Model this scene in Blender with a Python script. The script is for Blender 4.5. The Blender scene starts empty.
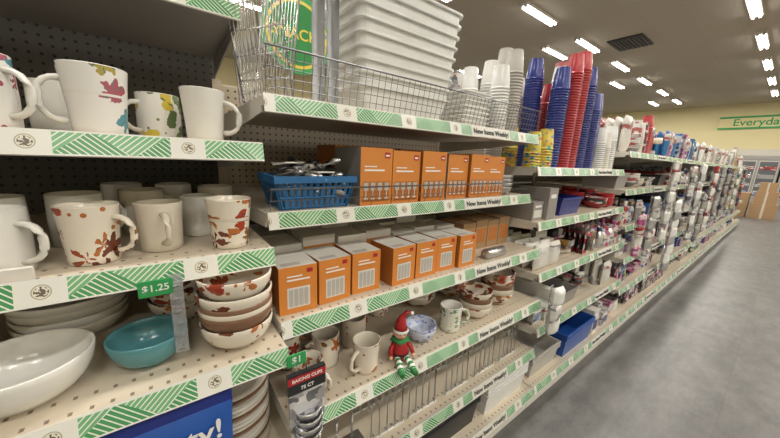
import bpy, math, random
from mathutils import Matrix, Vector
R = random.Random(11)
CH = 1.26   # camera height

# ------------------------------------------------------------------ materials
MATS = {}
def nt(name):
    m = bpy.data.materials.new(name); m.use_nodes = True
    n = m.node_tree; b = n.nodes['Principled BSDF']
    return m, n, b
def M(name, col, rough=0.5, metal=0.0, var=0.06, scale=30, trans=0.0, emis=0):
    if name in MATS: return MATS[name]
    m, n, b = nt(name)
    tc = n.nodes.new('ShaderNodeTexCoord'); no = n.nodes.new('ShaderNodeTexNoise')
    no.inputs['Scale'].default_value = scale
    n.links.new(tc.outputs['Object'], no.inputs['Vector'])
    r = n.nodes.new('ShaderNodeValToRGB')
    c = list(col)
    r.color_ramp.elements[0].color = [max(0, x*(1-var)) for x in c]+[1]
    r.color_ramp.elements[1].color = [min(1, x*(1+var)) for x in c]+[1]
    n.links.new(no.outputs['Fac'], r.inputs['Fac'])
    n.links.new(r.outputs['Color'], b.inputs['Base Color'])
    b.inputs['Roughness'].default_value = rough
    b.inputs['Metallic'].default_value = metal
    b.inputs['Transmission Weight'].default_value = trans
    if emis:
        b.inputs['Emission Color'].default_value = (*col, 1); b.inputs['Emission Strength'].default_value = emis
    MATS[name] = m
    return m
class NB:
    def __init__(s, n): s.n = n
    def set(s, sock, v):
        if isinstance(v, (int, float)): sock.default_value = v
        else: s.n.links.new(v, sock)
    def m(s, op, a, b=0.0, c=0.0):
        x = s.n.nodes.new('ShaderNodeMath'); x.operation = op
        s.set(x.inputs[0], a); s.set(x.inputs[1], b); s.set(x.inputs[2], c)
        return x.outputs[0]
    def mix(s, f, a, b):
        x = s.n.nodes.new('ShaderNodeMix'); x.data_type = 'RGBA'
        s.set(x.inputs[0], f)
        for k, v in ((6, a), (7, b)):
            if isinstance(v, tuple): x.inputs[k].default_value = (*v, 1)
            else: s.n.links.new(v, x.inputs[k])
        return x.outputs[2]
    def xyz(s, kind='Object'):
        tc = s.n.nodes.new('ShaderNodeTexCoord'); sp = s.n.nodes.new('ShaderNodeSeparateXYZ')
        s.n.links.new(tc.outputs[kind], sp.inputs[0]); s.vec = tc.outputs[kind]
        return sp.outputs[0], sp.outputs[1], sp.outputs[2]
    def noise(s, sc, det=2):
        t = s.n.nodes.new('ShaderNodeTexNoise'); t.inputs['Scale'].default_value = sc; t.inputs['Detail'].default_value = det
        s.n.links.new(s.vec, t.inputs['Vector']); return t.outputs['Fac']

def peg_mat(name, base, hole):
    m, n, b = nt(name); B = NB(n); x, y, z = B.xyz()
    fx = B.m('SUBTRACT', B.m('FRACT', B.m('DIVIDE', x, .0254)), .5)
    fz = B.m('SUBTRACT', B.m('FRACT', B.m('DIVIDE', z, .0254)), .5)
    d = B.m('SQRT', B.m('ADD', B.m('MULTIPLY', fx, fx), B.m('MULTIPLY', fz, fz)))
    msk = B.m('LESS_THAN', d, .16)
    B.set(b.inputs['Base Color'], B.mix(msk, base, hole)); b.inputs['Roughness'].default_value = .6
    return m
PEG_L = peg_mat('pegboard_beige', (.48, .42, .33), (.05, .045, .04))
PEG_D = peg_mat('pegboard_dark', (.085, .08, .072), (.01, .01, .01))
PEG_M = peg_mat('pegboard_brown', (.20, .175, .14), (.03, .03, .03))

def deck_mat():
    m, n, b = nt('perforated_shelf_enamel'); B = NB(n); x, y, z = B.xyz()
    fx = B.m('SUBTRACT', B.m('FRACT', B.m('DIVIDE', x, .0254)), .5)
    fy = B.m('SUBTRACT', B.m('FRACT', B.m('DIVIDE', y, .04)), .5)
    hx = B.m('LESS_THAN', B.m('ABSOLUTE', fx), .11); hy = B.m('LESS_THAN', B.m('ABSOLUTE', fy), .11)
    h = B.m('MULTIPLY', hx, hy)
    h = B.m('MULTIPLY', h, B.m('LESS_THAN', y, .08))
    B.set(b.inputs['Base Color'], B.mix(h, (.66, .58, .46), (.22, .18, .13))); b.inputs['Roughness'].default_value = .4
    return m
DECK = deck_mat()
def rail_mat():
    m, n, b = nt('price_rail_print'); B = NB(n); x, y, z = B.xyz()
    u = B.m('PINGPONG', x, .055)
    zz = B.m('ADD', z, .036)
    left = B.m('LESS_THAN', B.m('MULTIPLY', zz, 1.34), u)
    s = B.m('FRACT', B.m('DIVIDE', B.m('ADD', x, B.m('MULTIPLY', z, 1.1)), .0105))
    s2 = B.m('FRACT', B.m('DIVIDE', B.m('SUBTRACT', x, B.m('MULTIPLY', z, 1.1)), .0105))
    st = B.m('ADD', B.m('MULTIPLY', s, left), B.m('MULTIPLY', s2, B.m('SUBTRACT', 1.0, left)))
    white = B.m('LESS_THAN', st, .27)
    g = B.mix(left, (.17, .42, .20), (.07, .29, .11))
    c = B.mix(white, g, (.72, .77, .68))
    edge = B.m('GREATER_THAN', B.m('ABSOLUTE', B.m('SUBTRACT', zz, .0205)), .0178)
    c = B.mix(edge, c, (.74, .74, .69))
    fl = B.m('FRACT', B.m('DIVIDE', B.m('ADD', x, .03), .215))
    lab = B.m('LESS_THAN', fl, .27)
    c = B.mix(lab, c, (.74, .74, .69))
    dx = B.m('MULTIPLY', B.m('SUBTRACT', fl, .135), .215); dz = B.m('ADD', z, .015)
    dd = B.m('SQRT', B.m('ADD', B.m('MULTIPLY', dx, dx), B.m('MULTIPLY', dz, dz)))
    no = B.m('GREATER_THAN', B.noise(260, 2), .5)
    c = B.mix(B.m('LESS_THAN', dd, .0115), c, (.38, .36, .27))
    c = B.mix(B.m('LESS_THAN', dd, .010), c, (.72, .69, .58))
    c = B.mix(B.m('MULTIPLY', no, B.m('LESS_THAN', dd, .0085)), c, (.14, .12, .09))
    B.set(b.inputs['Base Color'], c); b.inputs['Roughness'].default_value = .25
    return m
RAIL = rail_mat()
def leaf_mat(name, base, cols, sc=24, th=.40, cov=.47, petals=5, star=.16):
    m, n, b = nt(name); B = NB(n); x, y, z = B.xyz()
    oi = n.nodes.new('ShaderNodeObjectInfo')
    off = n.nodes.new('ShaderNodeVectorMath'); off.operation = 'ADD'
    n.links.new(B.vec, off.inputs[0])
    cx = n.nodes.new('ShaderNodeCombineXYZ'); B.set(cx.inputs[0], B.m('MULTIPLY', oi.outputs['Random'], 3.0)); n.links.new(cx.outputs[0], off.inputs[1])
    B.vec = off.outputs[0]
    nz = n.nodes.new('ShaderNodeTexNoise'); nz.inputs['Scale'].default_value = 110
    n.links.new(B.vec, nz.inputs['Vector'])
    va = n.nodes.new('ShaderNodeVectorMath'); va.operation = 'MULTIPLY_ADD'
    n.links.new(nz.outputs['Color'], va.inputs[0]); va.inputs[1].default_value = (.010,)*3
    n.links.new(B.vec, va.inputs[2])
    v = n.nodes.new('ShaderNodeTexVoronoi'); v.inputs['Scale'].default_value = sc
    n.links.new(va.outputs[0], v.inputs['Vector'])
    sb = n.nodes.new('ShaderNodeVectorMath'); sb.operation = 'SUBTRACT'
    n.links.new(va.outputs[0], sb.inputs[0]); n.links.new(v.outputs['Position'], sb.inputs[1])
    sx = n.nodes.new('ShaderNodeSeparateXYZ'); n.links.new(sb.outputs[0], sx.inputs[0])
    sp = n.nodes.new('ShaderNodeSeparateColor'); n.links.new(v.outputs['Color'], sp.inputs[0])
    ang = B.m('ADD', B.m('ARCTAN2', sx.outputs[2], B.m('ADD', sx.outputs[0], sx.outputs[1])), B.m('MULTIPLY', sp.outputs[1], 6.28))
    lim = B.m('ADD', th, B.m('MULTIPLY', B.m('SINE', B.m('MULTIPLY', ang, float(petals))), star))
    msk = B.m('LESS_THAN', v.outputs['Distance'], lim)
    cv = B.m('GREATER_THAN', sp.outputs[2], cov)
    msk = B.m('MULTIPLY', msk, cv)
    r = n.nodes.new('ShaderNodeValToRGB'); r.color_ramp.interpolation = 'CONSTANT'
    e = r.color_ramp.elements
    e[0].color = (*cols[0], 1); e[1].position = 1/len(cols); e[1].color = (*cols[1], 1)
    for i, c in enumerate(cols[2:]):
        q = e.new((i+2)/len(cols)); q.color = (*c, 1)
    n.links.new(sp.outputs[0], r.inputs['Fac'])
    shade = B.mix(B.m('LESS_THAN', B.m('ABSOLUTE', B.m('SINE', B.m('MULTIPLY', ang, petals*.5))), .2), r.outputs['Color'], cols[-1])
    v2 = n.nodes.new('ShaderNodeTexVoronoi'); v2.inputs['Scale'].default_value = sc*2.6; n.links.new(B.vec, v2.inputs['Vector'])
    s2 = n.nodes.new('ShaderNodeSeparateColor'); n.links.new(v2.outputs['Color'], s2.inputs[0])
    bm = B.m('MULTIPLY', B.m('LESS_THAN', v2.outputs['Distance'], .26), B.m('GREATER_THAN', s2.outputs[0], .76))
    c = B.mix(bm, base, cols[1])
    c = B.mix(msk, c, shade)
    B.set(b.inputs['Base Color'], c); b.inputs['Roughness'].default_value = .18
    return m
LEAF = leaf_mat('autumn_leaf_glaze', (.76, .70, .60), [(.33, .07, .025), (.44, .15, .04), (.26, .13, .04), (.36, .05, .02), (.15, .04, .02)], sc=23, th=.44, cov=.30, star=.17)
FLOR = leaf_mat('floral_glaze', (.78, .77, .75), [(.10, .27, .34), (.40, .10, .14), (.20, .28, .42), (.42, .34, .08), (.08, .20, .16)], sc=21, th=.46, cov=.45, petals=6, star=.12)
LEMON = leaf_mat('lemon_glaze', (.78, .77, .74), [(.66, .52, .07), (.16, .24, .08), (.66, .50, .07), (.12, .18, .07)], sc=28, th=.44, cov=.35, petals=2)
BLUEP = leaf_mat('blue_print_glaze', (.60, .65, .78), [(.10, .18, .50), (.2, .3, .65), (.1, .1, .4), (.3, .4, .7)], sc=60, th=.40, cov=.3)
GREENP = leaf_mat('green_print_glaze', (.76, .76, .68), [(.10, .30, .12), (.2, .26, .1), (.1, .25, .16), (.25, .32, .2)], sc=50, th=.36, cov=.4)
CUPPR = leaf_mat('party_print_paper', (.68, .56, .10), [(.06, .36, .28), (.6, .1, .1), (.7, .35, .05), (.05, .2, .45)], sc=46, th=.46, cov=.2)
def print_mat(name, cols, sc=28):
    m, n, b = nt(name); B = NB(n); B.xyz()
    mp = n.nodes.new('ShaderNodeMapping'); mp.inputs['Scale'].default_value = (1, .25, 1.6); n.links.new(B.vec, mp.inputs[0])
    v = n.nodes.new('ShaderNodeTexVoronoi'); v.distance = 'CHEBYCHEV'; v.inputs['Scale'].default_value = sc; n.links.new(mp.outputs[0], v.inputs['Vector'])
    sp = n.nodes.new('ShaderNodeSeparateColor'); n.links.new(v.outputs['Color'], sp.inputs[0])
    r = n.nodes.new('ShaderNodeValToRGB'); r.color_ramp.interpolation = 'CONSTANT'; e = r.color_ramp.elements
    e[0].color = (*cols[0], 1); e[1].position = 1/len(cols); e[1].color = (*cols[1], 1)
    for i, c in enumerate(cols[2:]): e.new((i+2)/len(cols)).color = (*c, 1)
    n.links.new(sp.outputs[0], r.inputs['Fac']); n.links.new(r.outputs[0], b.inputs['Base Color']); b.inputs['Roughness'].default_value = .32
    return m
PR = [print_mat('print_red', [(.42, .03, .03), (.62, .58, .55), (.30, .02, .03), (.05, .05, .05)]),
      print_mat('print_blue', [(.04, .12, .38), (.60, .62, .66), (.03, .05, .2), (.15, .28, .5)], 34),
      print_mat('print_white', [(.66, .65, .62), (.50, .49, .47), (.68, .67, .64), (.22, .21, .21), (.40, .1, .1)], 24),
      print_mat('print_grey', [(.30, .30, .31), (.48, .48, .48), (.10, .10, .11), (.60, .58, .55)], 36),
      print_mat('print_pink', [(.52, .12, .26), (.62, .50, .52), (.30, .07, .20), (.60, .58, .56)], 30),
      print_mat('print_dark', [(.03, .03, .035), (.10, .09, .09), (.40, .39, .37), (.03, .05, .12)], 30),
      print_mat('print_teal', [(.07, .24, .24), (.52, .56, .52), (.10, .18, .10), (.55, .42, .16)], 30),
      print_mat('print_kraft', [(.30, .20, .11), (.48, .42, .32), (.12, .08, .05), (.55, .50, .42)], 30)]

WHITE = M('white_ceramic', (.76, .75, .71), .16)
CREAM = M('cream_ceramic', (.68, .63, .53), .2)
TEAL = M('teal_ceramic', (.09, .27, .30), .2)
BROWN = M('brown_rim_ceramic', (.22, .12, .07), .3)
BEIGE = M('beige_enamel', (.58, .51, .41), .45)
ENDW = M('white_enamel', (.68, .66, .61), .4)
DARK = M('dark_enamel', (.045, .043, .04), .5)
GREY = M('grey_underside', (.20, .19, .185), .5)
CHR = M('chrome_wire', (.62, .62, .63), .25, .9)
WIRE = M('grey_wire', (.20, .20, .21), .35, .8)
BLK = M('black_plastic', (.02, .02, .022), .35)
BLUE = M('blue_plastic', (.02, .09, .38), .3)
NAVY = M('navy_blue_plastic', (.02, .035, .22), .25)
BBLUE = M('basket_blue', (.025, .14, .34), .4)
RED = M('red_plastic', (.42, .02, .025), .3)
PINK = M('pink_plastic', (.50, .11, .23), .4)
PURP = M('purple_plastic', (.16, .06, .26), .4)
GREEN = M('green_felt', (.04, .24, .07), .8)
ORG = M('orange_card', (.66, .235, .04), .45)
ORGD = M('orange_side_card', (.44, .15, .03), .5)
CARDW = M('white_card', (.70, .68, .63), .5)
CARD = M('corrugated_cardboard', (.36, .23, .12), .8)
GREYC = M('grey_card', (.30, .285, .27), .5)
PIC = M('picture_grey', (.48, .46, .43), .4)
TRANS = M('frosted_plastic', (.80, .81, .80), .22, trans=.08)
CLEAR = M('clear_plastic', (.75, .78, .80), .12, trans=.75)
FOAM = M('white_foam', (.76, .76, .74), .6)
SILV = M('silver_foil', (.60, .60, .62), .28, .9)
GOLD = M('gold_foil', (.50, .33, .12), .3, .8)
YEL = M('yellow_plastic', (.70, .55, .06), .4)
SKIN = M('doll_skin', (.72, .42, .30), .6)
TAGG = M('green_tag', (.03, .32, .09), .5)
INK = M('dark_ink', (.02, .03, .03), .6)
WINK = M('white_ink', (.85, .85, .82), .6)

# ------------------------------------------------------------------ mesh builder
class MB:
    def __init__(s, name, loc=(0, 0, 0), rz=0.0, parent=None):
        s.name = name; s.loc = loc; s.rz = rz; s.parent = parent
        s.v = []; s.f = []; s.mi = []; s.sm = []; s.mats = []; s.T = Matrix()
    def idx(s, m):
        if m not in s.mats: s.mats.append(m)
        return s.mats.index(m)
    def raw(s, vs, fs, mat, smooth=False):
        o = len(s.v); i = s.idx(mat) if not isinstance(mat, list) else None
        s.v += [tuple(s.T @ Vector(p)) for p in vs]
        for k, f in enumerate(fs):
            s.f.append([a+o for a in f]); s.mi.append(i if i is not None else s.idx(mat[k])); s.sm.append(smooth)
    def box(s, x0, x1, y0, y1, z0, z1, mat, taper=0, mats=None):
        t = taper
        vs = [(x0+t, y0+t, z0), (x1-t, y0+t, z0), (x1-t, y1-t, z0), (x0+t, y1-t, z0), (x0, y0, z1), (x1, y0, z1), (x1, y1, z1), (x0, y1, z1)]
        fs = [(3, 2, 1, 0), (4, 5, 6, 7), (0, 1, 5, 4), (1, 2, 6, 5), (2, 3, 7, 6), (3, 0, 4, 7)]
        s.raw(vs, fs, mats if mats else mat)
    def lathe(s, cx, cy, cz, prof, mat, seg=28, smooth=True, flute=0, ex=1, ey=1):
        vs = []; fs = []; n = len(prof)
        for (r, z) in prof:
            for k in range(seg):
                a = 2*math.pi*k/seg; rr = max(r, 1e-5)*(1+(flute*(k % 2)))
                vs.append((cx+rr*math.cos(a)*ex, cy+rr*math.sin(a)*ey, cz+z))
        for i in range(n-1):
            for k in range(seg):
                k2 = (k+1) % seg
                fs.append((i*seg+k, i*seg+k2, (i+1)*seg+k2, (i+1)*seg+k))
        s.raw(vs, fs, mat, smooth)
    def rrect(s, cx, cy, prof, mat, w, d, rad=.03, smooth=False):
        vs = []; fs = []; cs = 6; L = 0
        for (ins, z) in prof:
            a, c = w/2-ins, d/2-ins; rr = max(.002, min(rad, a*.98, c*.98)); L = 0
            for q, (sx, sy) in enumerate([(1, 1), (-1, 1), (-1, -1), (1, -1)]):
                for k in range(cs):
                    t = math.pi/2*(q+k/(cs-1))
                    vs.append((cx+sx*(a-rr)+rr*math.cos(t), cy+sy*(c-rr)+rr*math.sin(t), z)); L += 1
        for i in range(len(prof)-1):
            for k in range(L):
                k2 = (k+1) % L
                fs.append((i*L+k, i*L+k2, (i+1)*L+k2, (i+1)*L+k))
        fs.append(tuple(range(L))[::-1]); fs.append(tuple(range((len(prof)-1)*L, len(prof)*L)))
        s.raw(vs, fs, mat, smooth)
    def tube(s, pts, r, mat, seg=6, flat=1.0):
        pts = [Vector(p) for p in pts]; n = len(pts); vs = []; fs = []
        rs = r if isinstance(r, (list, tuple)) else [r]*n
        for i, p in enumerate(pts):
            d = (pts[min(i+1, n-1)]-pts[max(i-1, 0)]).normalized()
            up = Vector((0, 0, 1)) if abs(d.z) < .9 else Vector((0, 1, 0))
            a = d.cross(up).normalized(); b = d.cross(a).normalized()
            for k in range(seg):
                t = 2*math.pi*k/seg
                vs.append(tuple(p+a*math.cos(t)*rs[i]*flat+b*math.sin(t)*rs[i]))
        for i in range(n-1):
            for k in range(seg):
                k2 = (k+1) % seg
                fs.append((i*seg+k, i*seg+k2, (i+1)*seg+k2, (i+1)*seg+k))
        fs.append(tuple(range(seg))[::-1]); fs.append(tuple(range((n-1)*seg, n*seg)))
        s.raw(vs, fs, mat, seg > 4)
    def pillow(s, cx, cy, z0, w, h, t, mat, band=None, wr=0):
        N = 8; vs = []; fs = []; mm = []
        for side in (-1, 1):
            for i in range(N+1):
                for j in range(N+1):
                    u = i/N*2-1; v = j/N*2-1
                    th = t/2*math.sqrt(max(0, 1-u**4))*math.sqrt(max(0, 1-abs(v)**5))
                    th *= 1+wr*R.uniform(-1, 0)
                    vs.append((cx+u*w/2*(1-.04*(1-v*v)), cy+side*th, z0+h/2+v*h/2))
        for sd in (0, 1):
            o = sd*(N+1)**2
            for i in range(N):
                for j in range(N):
                    a = o+i*(N+1)+j; q = (a, a+N+1, a+N+2, a+1)
                    fs.append(q if sd == 0 else q[::-1]); mm.append(band if (band and (j in (5, 6))) else mat)
        s.raw(vs, fs, mm, True)
    def done(s, bevel=0):
        me = bpy.data.meshes.new(s.name); me.from_pydata(s.v, [], s.f)
        for m in s.mats: me.materials.append(m)
        me.polygons.foreach_set('material_index', s.mi); me.polygons.foreach_set('use_smooth', s.sm)
        me.update()
        ob = bpy.data.objects.new(s.name, me); bpy.context.collection.objects.link(ob)
        ob.location = s.loc; ob.rotation_euler = (0, 0, s.rz)
        if s.parent: ob.parent = s.parent
        if bevel:
            b = ob.modifiers.new('bevel', 'BEVEL'); b.width = bevel; b.segments = 2; b.limit_method = 'ANGLE'
        return ob
def empty(name, loc=(0, 0, 0)):
    e = bpy.data.objects.new(name, None); bpy.context.collection.objects.link(e); e.location = loc; return e
def text(name, body, size, loc, mat, parent=None, rx=math.pi/2, rz=0, al='CENTER'):
    c = bpy.data.curves.new(name, 'FONT'); c.body = body; c.size = size; c.align_x = al; c.align_y = 'CENTER'
    c.extrude = .0004; c.materials.append(mat); c.offset = size*.012
    o = bpy.data.objects.new(name, c); bpy.context.collection.objects.link(o)
    o.location = loc; o.rotation_euler = (rx, 0, rz)
    if parent: o.parent = parent
    return o

# ------------------------------------------------------------------ parts
def bowl_prof(r, h, foot=.45, t=.004):
    p = [(0, .004), (r*foot-.004, .004), (r*foot-.002, 0), (r*foot, 0), (r*foot+.001, .006)]
    N = 8
    for i in range(1, N+1):
        a = i/N*math.pi/2
        p.append((r*foot+(r-r*foot)*math.sin(a)**.9, .006+(h-.006)*(1-math.cos(a))**.85))
    p.append((r-t*.3, h+.0015)); p.append((r-t, h))
    for i in range(N-1, 0, -1):
        a = i/N*math.pi/2
        p.append((r*foot+(r-r*foot)*math.sin(a)**.9-t, .006+t+(h-.006-t)*(1-math.cos(a))**.85))
    p.append((0, .010))
    return p
BACK = 1.38
def mug(x, y, z, mat, r=.044, h=.105, ang=0, flare=1.0, name='coffee_mug', inner=None, hm=None):
    b = MB(name, (x, y, z), ang)
    rb = r*(1/flare) if flare > 1 else r
    out = [(0, .003), (rb-.006, .003), (rb-.004, 0), (rb, .002)]
    for i in range(1, 9):
        t = i/8; rr = rb+(r-rb)*t**1.4
        if flare == 1.0: rr = r*(1+.03*math.sin(t*math.pi))
        out.append((rr, .002+(h-.002)*t))
    b.lathe(0, 0, 0, out, mat, 32)
    b.lathe(0, 0, 0, [(out[-1][0], h), (out[-1][0]-.0015, h+.0015), (out[-1][0]-.004, h), (out[-1][0]-.005, h*.6), (rb-.006, .012), (0, .008)], inner or mat, 32)
    pts = []
    rh = rb+(r-rb)*.6
    for i in range(11):
        a = -math.pi/2+math.pi*i/10
        sx = math.copysign(abs(math.cos(a))**.7, math.cos(a))
        pts.append((rh-.003+.034*sx, 0, h*.5+h*.30*math.sin(a)))
    b.tube(pts, [.0065]+[.005]*9+[.0065], hm or mat, 8, flat=1.35)
    return b.done()
def bowl_stack(name, x, y, z, specs, step):
    b = MB(name, (x, y, z)); zz = 0
    for i, (r, h, mat) in enumerate(specs):
        b.lathe(0, 0, zz, bowl_prof(r, h), mat, 36)
        zz += step if not isinstance(step, list) else step[i]
    return b.done()
def cup_stack(b, x, y, z, H, r, mat, step=.013, lean=0):
    n = max(1, int((H-.085)/step)); p = [(0, 0), (r*.97, 0)]
    for i in range(n):
        q = i*step
        p += [(r, q+.001), (r+.0025, q+.002), (r+.0025, q+.005), (r-.001, q+.006), (r-.0018, q+step)]
    q = n*step
    rt = r*.74
    T = b.T.copy()
    b.T = T @ Matrix.Translation((x, y, z)) @ Matrix.Rotation(lean, 4, 'Y')
    b.lathe(0, 0, 0, p, mat, 20, True)
    b.lathe(0, 0, 0, [(r-.0018, q), (r*.90, q+(H-q)*.4), (r*.885, q+(H-q)*.42), (rt, H)], mat, 20, True)
    b.lathe(0, 0, 0, [(rt, H), (rt-.003, H), (rt-.004, H-.004), (0, H-.004)], mat, 20, False)
    b.T = T

# ------------------------------------------------------------------ room
def room():
    m, n, b = nt('vinyl_tile_floor'); B = NB(n); B.xyz()
    br = n.nodes.new('ShaderNodeTexBrick'); n.links.new(B.vec, br.inputs['Vector'])
    br.inputs['Scale'].default_value = 1; br.inputs['Brick Width'].default_value = .61; br.inputs['Row Height'].default_value = .305
    br.inputs['Mortar Size'].default_value = .0012; br.inputs['Color1'].default_value = (.105, .102, .099, 1)
    br.inputs['Color2'].default_value = (.135, .132, .128, 1); br.inputs['Mortar'].default_value = (.085, .083, .08, 1)
    mp = n.nodes.new('ShaderNodeMapping'); mp.inputs['Scale'].default_value = (1.0, 2.0, 1)
    n.links.new(B.vec, mp.inputs[0]); no = n.nodes.new('ShaderNodeTexNoise'); no.inputs['Scale'].default_value = 4.5; no.inputs['Detail'].default_value = 9; no.inputs['Roughness'].default_value = .72
    n.links.new(mp.outputs[0], no.inputs['Vector'])
    r = n.nodes.new('ShaderNodeValToRGB'); r.color_ramp.elements[0].position = .34; r.color_ramp.elements[0].color = (.62, .62, .62, 1)
    r.color_ramp.elements[1].position = .66; r.color_ramp.elements[1].color = (1.3, 1.3, 1.3, 1)
    n.links.new(no.outputs['Fac'], r.inputs[0])
    mx = n.nodes.new('ShaderNodeMix'); mx.data_type = 'RGBA'; mx.blend_type = 'MULTIPLY'; mx.inputs[0].default_value = 1
    n.links.new(br.outputs['Color'], mx.inputs[6]); n.links.new(r.outputs[0], mx.inputs[7])
    n.links.new(mx.outputs[2], b.inputs['Base Color']); b.inputs['Roughness'].default_value = .38
    X0, X1, Y0, Y1, Z = -4, 21, -6, 12, 4.26
    f = MB('floor'); f.box(X0, X1, Y0, Y1, -.1, 0, m); f.done()
    c = MB('ceiling')
    m2, n2, b2 = nt('ceiling_panel'); B2 = NB(n2); x, y, z = B2.xyz()
    gx = B2.m('LESS_THAN', B2.m('FRACT', B2.m('DIVIDE', x, 1.22)), .015); gy = B2.m('LESS_THAN', B2.m('FRACT', B2.m('DIVIDE', y, .61)), .03)
    B2.set(b2.inputs['Base Color'], B2.mix(B2.m('MAXIMUM', gx, gy), (.47, .42, .34), (.43, .39, .31))); b2.inputs['Roughness'].default_value = .9
    c.box(X0, X1, Y0, Y1, Z, Z+.1, m2); c.done()
    m3, n3, b3 = nt('two_tone_wall_paint'); B3 = NB(n3); x, y, z = B3.xyz()
    B3.set(b3.inputs['Base Color'], B3.mix(B3.m('GREATER_THAN', z, 2.3), (.60, .57, .50), (.70, .62, .36))); b3.inputs['Roughness'].default_value = .8
    for nm, a in (('wall_left', (X0, X1, Y1, Y1+.1)), ('wall_right', (X0, X1, Y0-.1, Y0)), ('wall_back', (X1, X1+.1, Y0, Y1)), ('wall_front', (X0-.1, X0, Y0, Y1))):
        w = MB(nm); w.box(*a, 0, Z, m3); w.done()
    t = MB('baseboard_back'); t.box(X1-.015, X1, Y0, Y1, 0, .1, DARK); t.done()
room()
EM = M('lamp_diffuser', (1, .98, .93), .5, emis=14)
def fixture(x, y):
    e = empty('ceiling_light_fixture', (x, y, 4.26))
    b = MB('housing', parent=e)
    b.box(-.62, .62, -.085, .085, -.05, 0, ENDW)
    for s in (-1, 1):
        b.tube([(-.6, s*.045, -.062), (.6, s*.045, -.062)], .02, EM, 8)
        for k in (-.6, .6): b.box(k-.02, k+.02, s*.045-.02, s*.045+.02, -.085, -.04, ENDW)
    b.done()
    l = bpy.data.lights.new('lamp', 'AREA'); l.shape = 'RECTANGLE'; l.size = 1.2; l.size_y = .16; l.energy = 41; l.color = (1, .945, .86)
    o = bpy.data.objects.new('lamp', l); bpy.context.collection.objects.link(o); o.location = (0, 0, -.095); o.parent = e
for k in range(9):
    for y in (-4.4, -1.7, 1.0, 3.7, 4.5, 7.4):
        if y == 4.5 and k % 2: continue
        fixture(-.8+2.4*k, y)
v = MB('ceiling_air_vent', (9.4, 3.0, 4.26)); v.box(-.45, .45, -.35, .35, -.03, 0, DARK)
for i in range(9): v.box(-.42, .42, -.32+i*.075, -.30+i*.075, -.045, -.03, BLK)
v.done()

# ------------------------------------------------------------------ gondola shelving
def shelf(par, X0, X1, front, z, rail=True, dark=False, fence=0, bracket=True, label=True):
    w = X1-X0
    b = MB('shelf_deck', (X0, front, z), parent=par)
    top = DARK if dark else DECK; un = GREY if dark else BEIGE
    g = .003
    b.box(g, w-g, .004, BACK-front-.012, -.022, 0, un, mats=[un, top, un, ENDW, un, ENDW])
    if bracket:
        for xx in (g, w-g-.004):
            d = BACK-front-.012
            b.raw([(xx, .02, -.022), (xx, d, -.022), (xx, d, -.085), (xx, .02, -.035), (xx+.004, .02, -.022), (xx+.004, d, -.022), (xx+.004, d, -.085), (xx+.004, .02, -.035)],
                  [(0, 1, 2, 3), (7, 6, 5, 4), (0, 4, 5, 1), (3, 2, 6, 7), (0, 3, 7, 4), (1, 5, 6, 2)], GREY if dark else ENDW)
    b.done()
    if rail:
        r = MB('price_rail', (X0, front, z), parent=par)
        r.raw([(g, -.012, -.036), (w-g, -.012, -.036), (w-g, 0, .005), (g, 0, .005), (g, -.008, -.038), (w-g, -.008, -.038), (w-g, .004, .004), (g, .004, .004)],
              [(0, 1, 2, 3), (7, 6, 5, 4), (3, 2, 6, 7), (0, 4, 5, 1), (0, 3, 7, 4), (1, 5, 6, 2)], [RAIL, ENDW, ENDW, ENDW, ENDW, ENDW])
        if label:
            c = w*.70; h = .125
            r.raw([(c-h, -.0124, -.034), (c+h, -.0124, -.034), (c+h, -.0010, .004), (c-h, -.0010, .004)], [(0, 1, 2, 3)], CARDW)
        r.done()
        if label:
            text('rail_lettering', 'New Items Weekly!', .028, (X0+w*.70, front-.0082, z-.016), INK, par, rx=math.radians(90-16))
    if fence:
        f = MB('wire_fence', (X0, front, z), parent=par); H = fence; y = .012; tilt = -.02
        nv = int(w/(.022 if H > .09 else .075))
        for i in range(nv+1):
            xx = .012+(w-.03)*i/nv
            f.tube([(xx, y, .001), (xx, y+tilt, H)], .0009, WIRE, 4)
        rows = 5 if H > .09 else 2
        for k in range(rows+1):
            t = k/rows
            f.tube([(.008, y+tilt*t, .002+(H-.002)*t), (w-.014, y+tilt*t, .002+(H-.002)*t)], .0024 if k == rows else .0011, WIRE, 4)
        f.done()
def bay(X0, X1, specs, panel_h, peg, endcap=False):
    par = empty('gondola_shelving')
    p = MB('pegboard_panel', (X0, BACK, 0), parent=par)
    p.box(.002, X1-X0-.002, 0, .02, .02, panel_h, peg)
    p.done()
    u = MB('upright_posts', (X0, BACK, 0), parent=par)
    u.box(-.015, .015, -.008, .05, 0, panel_h+.02, DARK if peg == PEG_D else BEIGE)
    u.box(.02, X1-X0-.02, .022, .04, 0, panel_h+.01, BEIGE)
    u.done()
    k = MB('kick_base', (X0, 0, 0), parent=par)
    k.box(.002, X1-X0-.002, .612, BACK-.02, 0, .12, ENDW)
    k.done()
    for s in specs: shelf(par, X0, X1, **s)
    return par
XL = -1.03; XB = .19; W = 1.22
bay(XL, XB, [dict(front=.90, z=1.61, rail=True, dark=True, label=False), dict(front=.74, z=1.275, label=False), dict(front=.68, z=1.043, label=False),
             dict(front=.60, z=.835, label=False), dict(front=.58, z=.50, label=False), dict(front=.59, z=.15, bracket=False, label=False)], 1.9, PEG_D)
bay(XB, XB+W, [dict(front=.745, z=1.385, fence=.105), dict(front=.745, z=1.11, fence=.062), dict(front=.665, z=.857),
               dict(front=.62, z=.61), dict(front=.615, z=.35), dict(front=.59, z=.14, bracket=False)], 1.50, PEG_L)
X2 = XB+W
bay(X2, X2+W, [dict(front=.73, z=1.24), dict(front=.69, z=.98), dict(front=.65, z=.73), dict(front=.62, z=.45), dict(front=.59, z=.14, bracket=False)], 1.40, PEG_M)
NB_ = 7
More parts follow.
